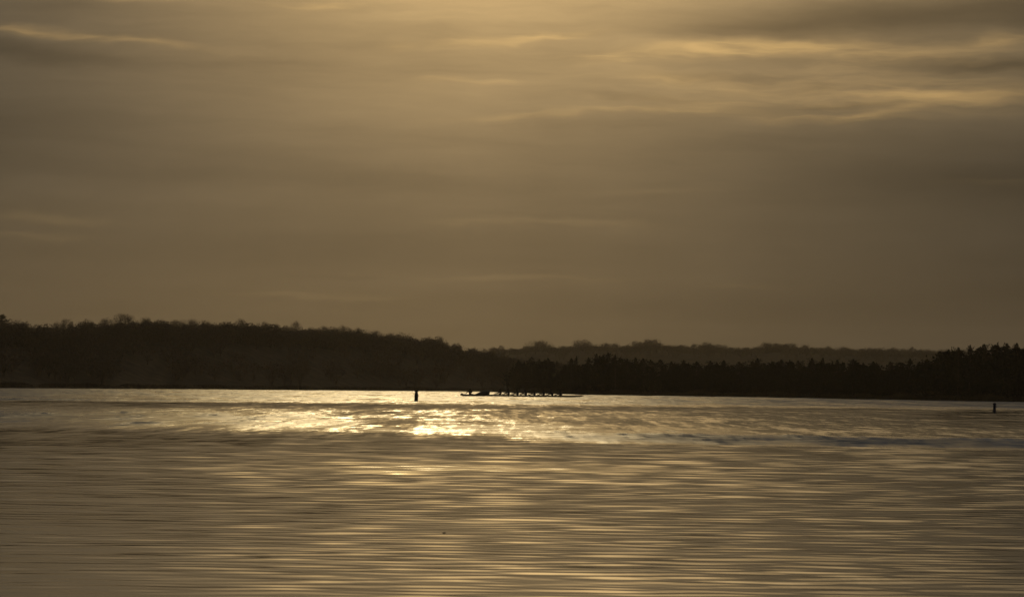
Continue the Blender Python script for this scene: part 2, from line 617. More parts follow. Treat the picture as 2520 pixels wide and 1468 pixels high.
amp2 = q_.m('MULTIPLY_ADD', att.outputs['Fac'], 0.08, 0.018)
v1 = q_.vmulv(q_.vadd(n1, (-0.5, -0.5, -0.5)), (1.0, 1.3, 0.0))
v2 = q_.vmulv(q_.vadd(n2, (-0.5, -0.5, -0.5)), (1.0, 1.3, 0.0))
mic = q_.node('ShaderNodeAttribute', attribute_name='micro')
sl = q_.vmul(q_.vadd(q_.vmul(v1, amp1), q_.vmul(v2, amp2)), mic.outputs['Fac'])
# cat's-paws: ragged patches of tilted ripple faces where the breeze touches down
n3 = q_.noise(q_.comb(q_.mul(ps.outputs[0], 2.6), q_.mul(ps.outputs[1], 0.16), 9.0), 1.0, 3.0, 0.65, color=True)
n4 = q_.noise(q_.comb(q_.mul(ps.outputs[0], 1.1), q_.mul(ps.outputs[1], 0.03), 2.0), 1.0, 3.0, 0.65, color=True)
v3 = q_.vmulv(q_.vadd(q_.vadd(n3, n4), (-1.0, -1.0, -1.0)), (0.5, 1.0, 0.0))
sl = q_.vadd(sl, q_.vmul(v3, q_.mul(q_.mul(att.outputs['Fac'], q_.sub(1.0, mic.outputs['Fac'])), 0.46)))
nn = q_.node('ShaderNodeVectorMath', operation='NORMALIZE')
q_.put(nn.inputs[0], q_.vadd(geo.outputs['Normal'], sl))
wm.node_tree.links.new(nn.outputs[0], pb.inputs['Normal'])
wb = q_.node('ShaderNodeBsdfDiffuse')
wb.inputs['Color'].default_value = (0.012, 0.013, 0.011, 1)
fr = q_.node('ShaderNodeFresnel')
fr.inputs['IOR'].default_value = 1.333
wm.node_tree.links.new(nn.outputs[0], fr.inputs['Normal'])
wx_ = q_.node('ShaderNodeMixShader')
# ruffled facets meet the eye less obliquely than the level surface does
wm.node_tree.links.new(q_.mul(fr.outputs[0], q_.m('MULTIPLY_ADD', att.outputs['Fac'], -0.28, 1.0)), wx_.inputs[0])
wm.node_tree.links.new(wb.outputs[0], wx_.inputs[1])
wm.node_tree.links.new(pb.outputs[0], wx_.inputs[2])
wm.node_tree.links.new(wx_.outputs[0], wm.node_tree.nodes['Material Output'].inputs['Surface'])
wm.node_tree.links.new(q_.m('MULTIPLY_ADD', att.outputs['Fac'], 0.25, 0.045), pb.inputs['Roughness'])

wme = mesh_np('lake_water', np.stack([X, Y, Z], -1).reshape(-1, 3), f, wm, True)
at = wme.attributes.new('ruffle', 'FLOAT', 'POINT')
at.data.foreach_set('value', ruf.astype(np.float32).ravel())
at = wme.attributes.new('micro', 'FLOAT', 'POINT')
at.data.foreach_set('value', (1 - sstep(RR, 62, 105)).astype(np.float32).ravel())
wme.polygons.foreach_set('use_smooth', (RR[:-1, :-1] < 150).ravel())
lake = tag(obj('lake_water', wme), 'rippled lake water glittering under the veiled sun', kind='structure')

# ------------------------------------------------------------------ trees
class TB:
    """collects triangles"""
    def __init__(s):
        s.v, s.f = [], []

    def tri(s, a, b, c):
        n = len(s.v)
        s.v += [a, b, c]
        s.f.append((n, n + 1, n + 2))

    def tube(s, p0, p1, r0, r1, sides=5):
        p0, p1 = Vector(p0), Vector(p1)
        d = (p1 - p0).normalized()
        u = d.orthogonal().normalized()
        w = d.cross(u)
        n = len(s.v)
        for i in range(sides):
            a = 2 * math.pi * i / sides
            e = u * math.cos(a) + w * math.sin(a)
            s.v += [tuple(p0 + e * r0), tuple(p1 + e * r1)]
        for i in range(sides):
            a0, a1 = n + 2 * i, n + 2 * ((i + 1) % sides)
            s.f += [(a0, a1, a1 + 1), (a0, a1 + 1, a0 + 1)]

    def arrays(s):
        return np.array(s.v, dtype=np.float32).reshape(-1, 3), np.array(s.f, dtype=np.int32).reshape(-1, 3)


def rvec(rd):
    while True:
        v = Vector((rd.uniform(-1, 1), rd.uniform(-1, 1), rd.uniform(-1, 1)))
        if 0.05 < v.length < 1:
            return v.normalized()


def bare_tree(seed, width=0.8, trunk_h=0.3, dens=1.0, tw=0.006, levels=2, fill=1400):
    """leafless spreading tree of height 1: trunk with limbs, crown of branches and fine twigs"""
    rd = random.Random(seed)
    tr, cr = TB(), TB()
    lean = Vector((rd.uniform(-.05, .05), rd.uniform(-.05, .05), 0))
    p1 = Vector((0, 0, trunk_h)) + lean * .5
    tr.tube((0, 0, -0.06), p1, 0.034, 0.024, 7)
    tips = []
    nl = rd.randint(5, 7)
    for i in range(nl):
        a = 2 * math.pi * (i + rd.uniform(-.3, .3)) / nl
        rise = rd.uniform(.35, .95)
        ext = width * .5 * (1.05 - .55 * rise)
        end = Vector((math.cos(a) * ext * .75, math.sin(a) * ext * .75, trunk_h + (1 - trunk_h) * .62 * rise))
        mid = p1.lerp(end, .5) + Vector((0, 0, .02)) + rvec(rd) * .03
        st = Vector((0, 0, trunk_h * rd.uniform(.72, 1.0))) + lean * .5
        tr.tube(st, mid, 0.016, 0.011, 5)
        tr.tube(mid, end, 0.011, 0.007, 5)
        tips.append((mid, end))
    tr.tube(p1, p1 + Vector((lean.x, lean.y, (1 - trunk_h) * .55)), 0.022, 0.008, 5)
    tips.append((p1, p1 + Vector((lean.x, lean.y, (1 - trunk_h) * .55))))
    cen = Vector((0, 0, trunk_h + (1 - trunk_h) * .5))
    ax = Vector((width * .5, width * .5, (1 - trunk_h) * .52))

    def inside_(p):
        q = p - cen
        return (q.x / ax.x) ** 2 + (q.y / ax.y) ** 2 + (q.z / ax.z) ** 2

    for (a, b) in tips:
        for j in range(int(7 * dens)):
            t = rd.uniform(.25, 1.0)
            s0 = a.lerp(b, t)
            out = (s0 - cen)
            out = out.normalized() if out.length > .02 else Vector((0, 0, 1))
            d = (out * .8 + rvec(rd) * .8 + Vector((0, 0, .35))).normalized()
            L = rd.uniform(.10, .22)
            e0 = s0 + d * L
            k = 0
            while inside_(e0) > 1.08 and k < 5:
                L *= .75
                e0 = s0 + d * L
                k += 1
            cr.tube(s0, e0, .0055, .003, 3)
            for m_ in range(int(6 * dens)):
                t2 = rd.uniform(.2, 1.0)
                s1 = s0.lerp(e0, t2)
                d1 = (d * .6 + rvec(rd) * .9 + Vector((0, 0, .2))).normalized()
                e1 = s1 + d1 * rd.uniform(.06, .15)
                if inside_(e1) > 1.25:
                    e1 = s1 + d1 * .05
                w = rvec(rd).cross(d1).normalized() * tw * .7
                cr.tri(tuple(s1 - w), tuple(s1 + w), tuple(e1))
                for n_ in range(levels):
                    s2 = s1.lerp(e1, rd.uniform(.2, 1))
                    d2 = (d1 * .5 + rvec(rd)).normalized()
                    e2 = s2 + d2 * rd.uniform(.03, .085)
                    w = rvec(rd).cross(d2).normalized() * tw * .5
                    cr.tri(tuple(s2 - w), tuple(s2 + w), tuple(e2))
    # fine outer twigs filling rounded lobes of the crown
    lobes = []
    for i in range(9):
        dlt = rvec(rd)
        dlt.z = abs(dlt.z) * .8 - .15
        lobes.append((cen + Vector((dlt.x * ax.x * .58, dlt.y * ax.y * .58, dlt.z * ax.z * .62)), rd.uniform(.30, .44)))
    for i in range(int(fill)):
        lc, lr = lobes[i % 9]
        o_ = rvec(rd)
        p_ = lc + Vector((o_.x * ax.x, o_.y * ax.y, o_.z * ax.z)) * lr * rd.random() ** .4
        d_ = (o_ * .7 + rvec(rd)).normalized()
        w = rvec(rd).cross(d_).normalized() * tw * .6
        e_ = p_ + d_ * rd.uniform(.03, .08)
        cr.tri(tuple(p_ - w), tuple(p_ + w), tuple(e_))
    return tr.arrays(), cr.arrays()


def evergreen(seed, width=0.55, n=2600, conic=0.5, size=0.032, base=0.06):
    """dense ragged evergreen of height 1 (cedar or scrub pine)"""
    rd = random.Random(seed)
    tr, cr = TB(), TB()
    bend = Vector((rd.uniform(-.04, .04), rd.uniform(-.04, .04), 0))
    tr.tube((0, 0, -.06), (bend.x, bend.y, .5), .03, .018, 6)
    tr.tube((bend.x, bend.y, .5), (bend.x * 1.5, bend.y * 1.5, .93), .018, .005, 5)
    nb = 44
    br = []
    for i in range(nb):
        z = base + (0.92 - base) * (i + rd.random()) / nb
        prof = (1 - z) ** conic * (1.0 if z > .15 else .7 + 2 * z)
        L = width * .5 * prof * rd.uniform(.55, 1.2) + .02
        a = rd.uniform(0, 2 * math.pi)
        s = Vector((bend.x * z * 1.4, bend.y * z * 1.4, z))
        e = s + Vector((math.cos(a) * L, math.sin(a) * L, rd.uniform(-.02, .10)))
        tr.tube(s, e, .007, .002, 3)
        br.append((s, e, L))
    s = Vector((bend.x * 1.5, bend.y * 1.5, .86))
    br.append((s, s + Vector((rd.uniform(-.05, .05), 0, .09)), .05))
    lump = [(rd.uniform(0, 6.28), rd.uniform(0, 6.28), rd.randint(1, 4)) for _ in range(4)]
    for j in range(int(n * .55)):
        z = base + (1 - base) * rd.random() ** 1.05
        a = rd.uniform(0, 2 * math.pi)
        lm = sum(math.sin(k_ * a + p1_ + 9 * z + p2_) for (p1_, p2_, k_) in lump) / 4
        rad = width * .5 * (1 - z ** 2.2) ** .6 * (1 - z) ** (conic * .35) * (.80 + .30 * lm) * (.75 + .25 * min(1, z * 5))
        q_r = rad * math.sqrt(rd.random()) 
        p = Vector((bend.x * z * 1.4 + math.cos(a) * q_r, bend.y * z * 1.4 + math.sin(a) * q_r, z * .97))
        d = (Vector((math.cos(a), math.sin(a), .5)) * .6 + rvec(rd)).normalized()
        w = rvec(rd).cross(d).normalized() * size * rd.uniform(.25, .55)
        cr.tri(tuple(p - w), tuple(p + w), tuple(p + d * size * rd.uniform(.6, 1.2)))
    n = n * .45
    tot = sum(b[2] ** 1.4 for b in br)
    for (s, e, L) in br:
        k = max(6, int(n * L ** 1.4 / tot))
        for j in range(k):
            t = rd.uniform(.12, 1.06)
            p = s.lerp(e, t) + rvec(rd) * rd.uniform(0, .05) * (1.1 - .4 * t)
            d = ((e - s).normalized() * .7 + rvec(rd) + Vector((0, 0, .25))).normalized()
            w = rvec(rd).cross(d).normalized() * size * rd.uniform(.25, .55)
            q0 = p + d * size * rd.uniform(.7, 1.4)
            cr.tri(tuple(p - w), tuple(p + w), tuple(q0))
    return tr.arrays(), cr.arrays()


def proto(kind, gen, crown_mat):
    (tv, tf), (cv, cf) = gen
    return mesh_np(kind + '_trunk', tv, tf, M['bark'], False), mesh_np(kind + '_crown', cv, cf, crown_mat, False)


BARE = [proto('bare_tree', bare_tree(100 + i, width=w, trunk_h=t, dens=d), M['twigs'])
        for i, (w, t, d) in enumerate([(.85, .28, 1.25), (.95, .25, 1.25), (.75, .30, 1.1), (1.15, .22, 1.4)])]
CEDAR = [proto('cedar', evergreen(200 + i, width=w, conic=c), M['needles'])
         for i, (w, c) in enumerate([(.62, .40), (.75, .33), (.55, .50), (.9, .28)])]
OLIVE = [proto('leafy_tree', evergreen(300 + i, width=w, conic=c, n=2800), M['olive']) for i, (w, c) in enumerate([(.9, .3), (1.0, .25)])]


def tree(name, pr, base, h, rz, wide, label, group, cat='tree'):
    t = empty(name, base, rz, (h * wide, h * wide, h))
    tag(t, label, cat, group)
    obj('trunk', pr[0], t)
    obj('crown', pr[1], t)
    return t


ORD = ['first', 'second', 'third', 'fourth', 'fifth', 'sixth', 'seventh', 'eighth', 'ninth', 'tenth', 'eleventh', 'twelfth', 'thirteenth',
       'fourteenth', 'fifteenth', 'sixteenth', 'seventeenth', 'eighteenth', 'nineteenth', 'twentieth', 'twenty-first', 'twenty-second',
       'twenty-third', 'twenty-fourth', 'twenty-fifth', 'twenty-sixth', 'twenty-seventh', 'twenty-eighth', 'twenty-ninth', 'thirtieth',
       'thirty-first', 'thirty-second', 'thirty-third', 'thirty-fourth', 'thirty-fifth', 'thirty-sixth', 'thirty-seventh', 'thirty-eighth',
       'thirty-ninth', 'fortieth']

rd = random.Random(11)
# (x, top y, crown width in photo pixels, kind, own label)
HILL_TREES = [
    (6, 773, 70, 'olive', 'dark leafy tree at the left edge of the wooded hill skyline'),
    (141, 785, 20, 'bare', None), (166, 775, 32, 'bare', 'small round bare crown standing clear left of the hill\'s highest tree'),
    (214, 779, 46, 'bare', None), (262, 776, 40, 'bare', None),
    (305, 764, 72, 'bare', 'broad bare tree, the highest crown on the wooded hill'),
    (360, 773, 36, 'bare', None), (393, 776, 28, 'bare', None), (440, 780, 50, 'bare', None), (475, 779, 40, 'bare', None),
    (506, 782, 28, 'bare', None), (554, 784, 44, 'bare', None), (592, 778, 34, 'bare', None), (652, 785, 26, 'bare', None),
    (680, 790, 28, 'bare', None), (707, 793, 26, 'bare', None),
    (729, 784, 30, 'bare', 'compact round bare crown sticking up mid-slope on the hill skyline'),
    (798, 796, 34, 'bare', None), (824, 797, 26, 'bare', None), (848, 791, 36, 'bare', None), (881, 800, 22, 'bare', None), (924, 807, 34, 'bare', None),
    (962, 812, 30, 'bare', None), (999, 815, 34, 'bare', None), (1055, 825, 24, 'bare', None),
    (1082, 821, 26, 'bare', 'tufted bare tree where the hill skyline starts its steep drop'),
    (1125, 837, 28, 'bare', None), (1163, 849, 28, 'bare', None), (1211, 853, 24, 'bare', None),
]
for i, (x, y, w, kind, lab) in enumerate(HILL_TREES):
    a, _ = ray(x, y)
    d = float(hill_crest_d(a)) + rd.uniform(-8, 6)
    p = spot(x, y, d)
    zt = float(hill_z(np.array(a), np.array(d - float(hill_shore(a))), np.array(p.x), np.array(p.y)))
    h = (p.z - zt) / 0.99
    cw = w / F_PX * d
    pr = (OLIVE if kind == 'olive' else BARE)[i % (2 if kind == 'olive' else 4)]
    pw = [.85, .95, .75, 1.15][i % 4] if kind == 'bare' else [.9, 1.0][i % 2]
    wide = min(1.9, max(.6, cw / (h * pw) * 1.15))
    tree('bare_tree' if kind == 'bare' else 'leafy_tree', pr, (p.x, p.y, zt), h, rd.uniform(0, 6.28), wide,
         lab or f'leafless tree on the left wooded hill skyline, {ORD[i]} crown from the left edge', 'trees along the hill skyline')

RIDGE_TREES = [
    (1213, 848, 20, None), (1234, 844, 24, 'small lone crown on the far ridge where the wooded hill ends'), (1266, 851, 26, None),
    (1324, 829, 76, 'broad domed tree on the hazy far ridge, above the point\'s left end'), (1355, 841, 26, None), (1384, 845, 42, None),
    (1435, 829, 52, None), (1496, 835, 50, None), (1546, 843, 40, None), (1566, 833, 44, None),
    (1602, 827, 64, 'widest and highest crown on the hazy far ridge'), (1647, 840, 44, None), (1681, 843, 38, None), (1740, 836, 46, None),
    (1774, 840, 40, None), (1825, 849, 40, None), (1886, 837, 42, None), (1915, 839, 40, None), (1945, 837, 36, None), (1990, 844, 44, None),
    (2038, 847, 40, None), (2085, 848, 32, None), (2120, 852, 36, None), (2159, 849, 34, None), (2199, 849, 40, None),
    (2244, 846, 16, 'narrow upright tree on the far ridge near its right end'), (2276, 852, 36, None), (2320, 854, 36, None),
]
for i, (x, y, w, lab) in enumerate(RIDGE_TREES):
    a, _ = ray(x, y)
    d = RIDGE_D + rd.uniform(-14, -2)
    p = spot(x, y, d)
    zt = float(ridge_z(np.array(a), np.array(d - RIDGE_D), np.array(p.x), np.array(p.y)))
    zt -= 5.0                      # stands a little behind the brow
    h = (p.z - zt) / 0.99
    k = i % 4
    wide = min(1.6, max(.45, w / F_PX * d / (h * [.85, .95, .75, 1.15][k]) * 1.15))
    tree('ridge_tree', BARE[k], (p.x, p.y, zt), h, rd.uniform(0, 6.28), wide,
         lab or f'rounded tree fading in haze on the far ridge, {ORD[i]} crown from its left end', 'trees along the far ridge')

PEN_TREES = [
    (1250, 868, 46, 'bare', 'thin leafless tree at the tip of the wooded point'),
    (1278, 884, 24, 'cedar', None), (1311, 876, 30, 'cedar', None), (1329, 881, 22, 'cedar', None), (1350, 878, 22, 'cedar', None), (1370, 886, 20, 'cedar', None),
    (1388, 876, 38, 'bare', 'see-through bare crown among the dark cedars of the point'), (1406, 879, 22, 'cedar', None),
    (1417, 873, 8, 'cedar', 'slim pointed snag sticking up beside the bare crown on the point'),
    (1446, 877, 30, 'cedar', None), (1468, 867, 24, 'cedar', None), (1484, 871, 24, 'cedar', None),
    (1500, 865, 30, 'cedar', 'tallest ragged evergreen in the middle clump of the point'), (1516, 869, 24, 'cedar', None), (1546, 880, 22, 'cedar', None),
    (1565, 877, 24, 'cedar', None), (1586, 879, 26, 'cedar', None), (1602, 884, 34, 'bare', None), (1623, 882, 34, 'cedar', None), (1652, 887, 28, 'cedar', None),
    (1682, 883, 20, 'cedar', None), (1712, 887, 30, 'cedar', None), (1745, 885, 34, 'cedar', None), (1780, 884, 36, 'cedar', None),
    (1820, 888, 36, 'olive', None), (1850, 886, 28, 'olive', None), (1867, 879, 26, 'cedar', None), (1921, 882, 36, 'cedar', None), (1965, 885, 36, 'olive', None),
    (2002, 879, 32, 'cedar', None), (2026, 877, 24, 'cedar', None), (2062, 883, 34, 'olive', None), (2098, 881, 34, 'cedar', None), (2149, 887, 34, 'cedar', None),
    (2190, 887, 34, 'cedar', None), (2236, 880, 30, 'cedar', None), (2278, 883, 32, 'olive', None),
]
TALL = [
    (2313, 861, 36, 'olive', 'leafy tree stepping up at the left of the point\'s tall grove'), (2336, 857, 30, 'cedar', None), (2358, 851, 32, 'olive', None),
    (2385, 845, 28, 'cedar', None), (2422, 843, 42, 'olive', None), (2453, 845, 32, 'cedar', None), (2477, 841, 34, 'olive', None),
    (2503, 840, 34, 'cedar', 'dark tree at the right edge of the frame, top of the tall grove'), (2540, 843, 44, 'olive', None),
]
for n_set, (lst, phrase, grp) in enumerate([(PEN_TREES, 'along the wooded point, {} crown from its tip', 'trees on the wooded point'),
                                            (TALL, 'in the tall grove at the right, {} from its left', 'tall grove at the right')]):
    for i, (x, y, w, kind, lab) in enumerate(lst):
        a, _ = ray(x, y)
        d = float(pen_shore(a)) + rd.uniform(9, 15)
        p = spot(x, y, d)
        zt = float(pen_z(np.array(a), np.array(d - float(pen_shore(a))), np.array(p.x), np.array(p.y)))
        h = (p.z - zt) / 1.0
        cw = w / F_PX * d
        k = (i * 7 + 1) % 4
        if kind == 'cedar' and w > 12:
            k = (1, 3, 1, 3)[k]
        if kind == 'bare':
            pr, pw, nm, adj = BARE[k], [.85, .95, .75, 1.15][k], 'bare_tree', 'leafless tree'
        elif kind == 'olive':
            pr, pw, nm, adj = OLIVE[i % 2], [.9, 1.0][i % 2], 'leafy_tree', 'bushy leafy tree'
        else:
            pr, pw, nm, adj = CEDAR[k if n_set == 0 else 3], [.62, .75, .55, .9][k if n_set == 0 else 3], 'cedar_tree', 'dark evergreen'
        wide = min(1.6, max(.35, cw / (h * pw) * rd.uniform(1.3, 2.0)))
        tree(nm, pr, (p.x, p.y, zt), h, rd.uniform(0, 6.28), wide, lab or f'{adj} ' + phrase.format(ORD[i]), grp)

# the woods behind them, which read as one mass
def lod_bare(seed):
    (a, b), (c, d_) = bare_tree(seed, width=1.0, trunk_h=.10, dens=.6, tw=.022, levels=1, fill=350)
    return np.concatenate([a, c]), np.concatenate([b, d_ + len(a)])


def lod_green(seed, w, c):
    (a, b), (c_, d_) = evergreen(seed, width=w, conic=c, n=610, size=.066)
    return np.concatenate([a, c_]), np.concatenate([b, d_ + len(a)])


def wood(name, places, protos, mat, label):
    V, Fc, n = [], [], 0
    for (x, y, z, h, wd, k) in places:
        v, f_ = protos[k % len(protos)]
        t = rd.uniform(0, 6.28)
        c, s = math.cos(t), math.sin(t)
        w = h * wd
        V.append(np.stack([(v[:, 0] * c - v[:, 1] * s) * w + x, (v[:, 0] * s + v[:, 1] * c) * w + y, v[:, 2] * h + z], -1))
        Fc.append(f_ + n)
        n += len(v)
    o = obj(name, mesh_np(name, np.concatenate(V), np.concatenate(Fc), mat))
    return tag(o, label, 'woodland', kind='stuff')


lodb = [lod_bare(400 + i) for i in range(4)]
lodg = [lod_green(500, .7, .38), lod_green(501, .9, .30), lod_green(502, .6, .45), lod_green(503, 1.0, .25)]
pl = []
for i in range(560):
    x = -190 + 1540 * (i + rd.random()) / 430 if i < 430 else -200 - 1500 * (i - 430 + rd.random()) / 130
    a = az_of(x)
    t = rd.choice([rd.uniform(84, 116), rd.uniform(6, 100), rd.uniform(88, 118)])
    d = float(hill_shore(a)) + t
    X_, Y_ = d * math.sin(a), d * math.cos(a)
    z = float(hill_z(np.array(a), np.array(t), np.array(X_), np.array(Y_)))
    top = float(hill_top(a))
    h = min(rd.uniform(5.6, 8.2), max(2.0, (top - z) * rd.uniform(.72, 1.04)))
    pl.append((X_, Y_, z - .1, h, rd.uniform(.75, 1.5), i))
for i in range(190):
    x = -190 + 1500 * (i + rd.random()) / 190
    a = az_of(x)
    t = rd.uniform(96, 122)
    d = float(hill_shore(a)) + t
    X_, Y_ = d * math.sin(a), d * math.cos(a)
    z = float(hill_z(np.array(a), np.array(t), np.array(X_), np.array(Y_)))
    h = max(1.5, (float(hill_top(a)) - z) * rd.uniform(.5, .75))
    pl.append((X_, Y_, z - .1, h, rd.uniform(1.1, 1.6), i))
wood('hill_woodland', pl, lodb, M['twigs'], 'dense leafless woodland covering the left hillside down to the shore')
pl = []
for i in range(190):
    x = 1100 + 1560 * (i + rd.random()) / 190
    a = az_of(x)
    t = rd.uniform(-60, 10)
    d = RIDGE_D + t
    X_, Y_ = d * math.sin(a), d * math.cos(a)
    z = float(ridge_z(np.array(a), np.array(t), np.array(X_), np.array(Y_)))
    h = max(4, min(rd.uniform(9, 14), (float(ridge_top(a)) - z) * rd.uniform(.74, 1.04)))
    pl.append((X_, Y_, z - .1, h, rd.uniform(.9, 1.25), i))
for i in range(90):
    x = 1100 + 1560 * (i + rd.random()) / 90
    a = az_of(x)
    t = rd.uniform(-10, 10)
    d = RIDGE_D + t
    X_, Y_ = d * math.sin(a), d * math.cos(a)
    z = float(ridge_z(np.array(a), np.array(t), np.array(X_), np.array(Y_)))
    h = max(3, (float(ridge_top(a)) - z) * rd.uniform(.5, .8))
    pl.append((X_, Y_, z - .1, h, rd.uniform(1.3, 1.9), i))
wood('ridge_woodland', pl, lodb, M['twigs'], 'hazy woodland covering the distant ridge behind the point')
pl = []
for i in range(510):
    x = 1262 + 1400 * ((i + rd.random()) / 360) ** 1.05 if i < 360 else 2640 + 1900 * (i - 360 + rd.random()) / 150
    a = az_of(x)
    t = rd.uniform(5, 34)
    d = float(pen_shore(a)) + t
    X_, Y_ = d * math.sin(a), d * math.cos(a)
    z = float(pen_z(np.array(a), np.array(t), np.array(X_), np.array(Y_)))
    h = max(1.2, (float(pen_top(a)) - z) * rd.uniform(.55, 1.0))
    pl.append((X_, Y_, z - .05, h, rd.uniform(.8, 1.2), i))
wood('point_woodland', pl, lodg, M['needles'], 'solid dark evergreen thicket covering the wooded point')

# dry grass and reeds along the two near shores
def reeds(name, shore, zf, x0, x1, n, hmin, hmax, tmin, tmax, label):
    xs = rng.uniform(x0, x1, n)
    a = np.arctan((xs - 1260) / F_PX)
    t = rng.uniform(tmin, tmax, n)
    d = shore(a) + t
    X_, Y_ = d * np.sin(a), d * np.cos(a)
    z = zf(a, t, X_, Y_)
    h = rng.uniform(hmin, hmax, n) * (0.6 + 0.4 * np.sin(xs * .05) * np.sin(xs * .013 + 1))
    th = rng.uniform(0, 6.28, n)
    w = .045
    lean = rng.normal(0, .12, (n, 2)) * h[:, None]
    p0 = np.stack([X_ - w * np.cos(th), Y_ - w * np.sin(th), z - .03], -1)
    p1 = np.stack([X_ + w * np.cos(th), Y_ + w * np.sin(th), z - .03], -1)
    p2 = np.stack([X_ + lean[:, 0], Y_ + lean[:, 1], z + h], -1)
    v = np.stack([p0, p1, p2], 1).reshape(-1, 3)
    o = obj(name, mesh_np(name, v, np.arange(3 * n).reshape(-1, 3), M['drygrass']))
    tag(o, label, 'grass', kind='stuff')


reeds('shore_grass', pen_shore, pen_z, 1215, 2700, 26000, .25, 1.1, .6, 9, 'dry grass along the bank of the wooded point')
reeds('far_shore_grass', hill_shore, hill_z, -150, 1330, 16000, .3, 1.0, 1.0, 9, 'dry grass along the foot of the wooded hill')

# ------------------------------------------------------------------ boats and people
def bm_obj(name, bm, mat, parent=None, smooth=True):
    me = bpy.data.meshes.new(name)
    bm.normal_update()
    bm.to_mesh(me)
    bm.free()
    if smooth:
        for p_ in me.polygons:
            p_.use_smooth = True
    me.materials.append(mat)
    return obj(name, me, parent)


def bm_loft(rings, cap=True):
    bm = bmesh.new()
    rv = [[bm.verts.new(p_) for p_ in r_] for r_ in rings]
    n = len(rv[0])
    for a, b in zip(rv[:-1], rv[1:]):
        for i in range(n):
            bm.faces.new((a[i], a[(i + 1) % n], b[(i + 1) % n], b[i]))
    if cap:
        bm.faces.new(rv[0][::-1])
        bm.faces.new(rv[-1])
    bmesh.ops.recalc_face_normals(bm, faces=bm.faces)
    return bm


def bm_tubes(segs, sides=8):
    bm = bmesh.new()
    for (p0, p1, r0, r1) in segs:
        p0, p1 = Vector(p0), Vector(p1)
        d = (p1 - p0).normalized()
        u = d.orthogonal().normalized()
        w = d.cross(u)
        A = [bm.verts.new(p0 + (u * math.cos(2 * math.pi * i / sides) + w * math.sin(2 * math.pi * i / sides)) * r0) for i in range(sides)]
        B = [bm.verts.new(p1 + (u * math.cos(2 * math.pi * i / sides) + w * math.sin(2 * math.pi * i / sides)) * r1) for i in range(sides)]
        for i in range(sides):
            bm.faces.new((A[i], A[(i + 1) % sides], B[(i + 1) % sides], B[i]))
        bm.faces.new(A[::-1])
        bm.faces.new(B)
    return bm


def bm_lathe(prof, n=20):
    return bm_loft([[(r_ * math.cos(2 * math.pi * i / n), r_ * math.sin(2 * math.pi * i / n), z) for i in range(n)] for (r_, z) in prof])


def skin_body(name, nodes, edges, mat, subdiv=2):
    """one continuous body from a jointed skeleton: nodes {key: (x,y,z,rx[,ry])}"""
    keys = list(nodes)
    me = bpy.data.meshes.new(name)
    me.from_pydata([nodes[k][:3] for k in keys], [(keys.index(a), keys.index(b)) for a, b in edges], [])
    o = bpy.data.objects.new(name, me)
    C.objects.link(o)
    md = o.modifiers.new('skin', 'SKIN')
    md.use_smooth_shade = True
    layer = me.skin_vertices[0] if me.skin_vertices else None
    if layer is None:
        bm = bmesh.new()
        bm.from_mesh(me)
        bm.verts.layers.skin.verify()
        bm.to_mesh(me)
        bm.free()
        layer = me.skin_vertices[0]
    for i, k in enumerate(keys):
        rr_ = nodes[k][3:]
        layer.data[i].radius = (rr_[0], rr_[1] if len(rr_) > 1 else rr_[0])
        layer.data[i].use_root = (k == 'pelvis')
    sb = o.modifiers.new('sub', 'SUBSURF')
    sb.levels = sb.render_levels = subdiv
    dg = bpy.context.evaluated_depsgraph_get()
    out = bpy.data.meshes.new_from_object(o.evaluated_get(dg))
    bpy.data.objects.remove(o)
    out.name = name
    out.materials.clear()
    out.materials.append(mat)
    return out


def hand_nodes(N, E, wrist, side, d, up, key):
    """palm, four fingers and a thumb closed round a handle; d = direction of the forearm"""
    d, up = Vector(d).normalized(), Vector(up).normalized()
    lat = d.cross(up).normalized()
    w = Vector(wrist)
    palm = w + d * .055
    N[key + 'palm'] = (*palm, .030, .020)
    E.append((key + 'wrist', key + 'palm'))
    for i, (o_, L) in enumerate([(-.030, .030), (-.010, .036), (.010, .034), (.030, .026)]):
        k0 = palm + lat * o_ + d * .035
        k1 = k0 + d * L + up * -.012
        k2 = k1 + d * -.008 + up * -.032
        for j, pp in enumerate((k0, k1, k2)):
            N[f'{key}f{i}{j}'] = (*pp, .0095 - .001 * j)
        E += [(key + 'palm', f'{key}f{i}0'), (f'{key}f{i}0', f'{key}f{i}1'), (f'{key}f{i}1', f'{key}f{i}2')]
    t0 = w + d * .03 + lat * .03 * side
    t1 = t0 + d * .03 + lat * .012 * side - up * .02
    N[key + 't0'] = (*t0, .011)
    N[key + 't1'] = (*t1, .009)
    E += [(key + 'palm', key + 't0'), (key + 't0', key + 't1')]


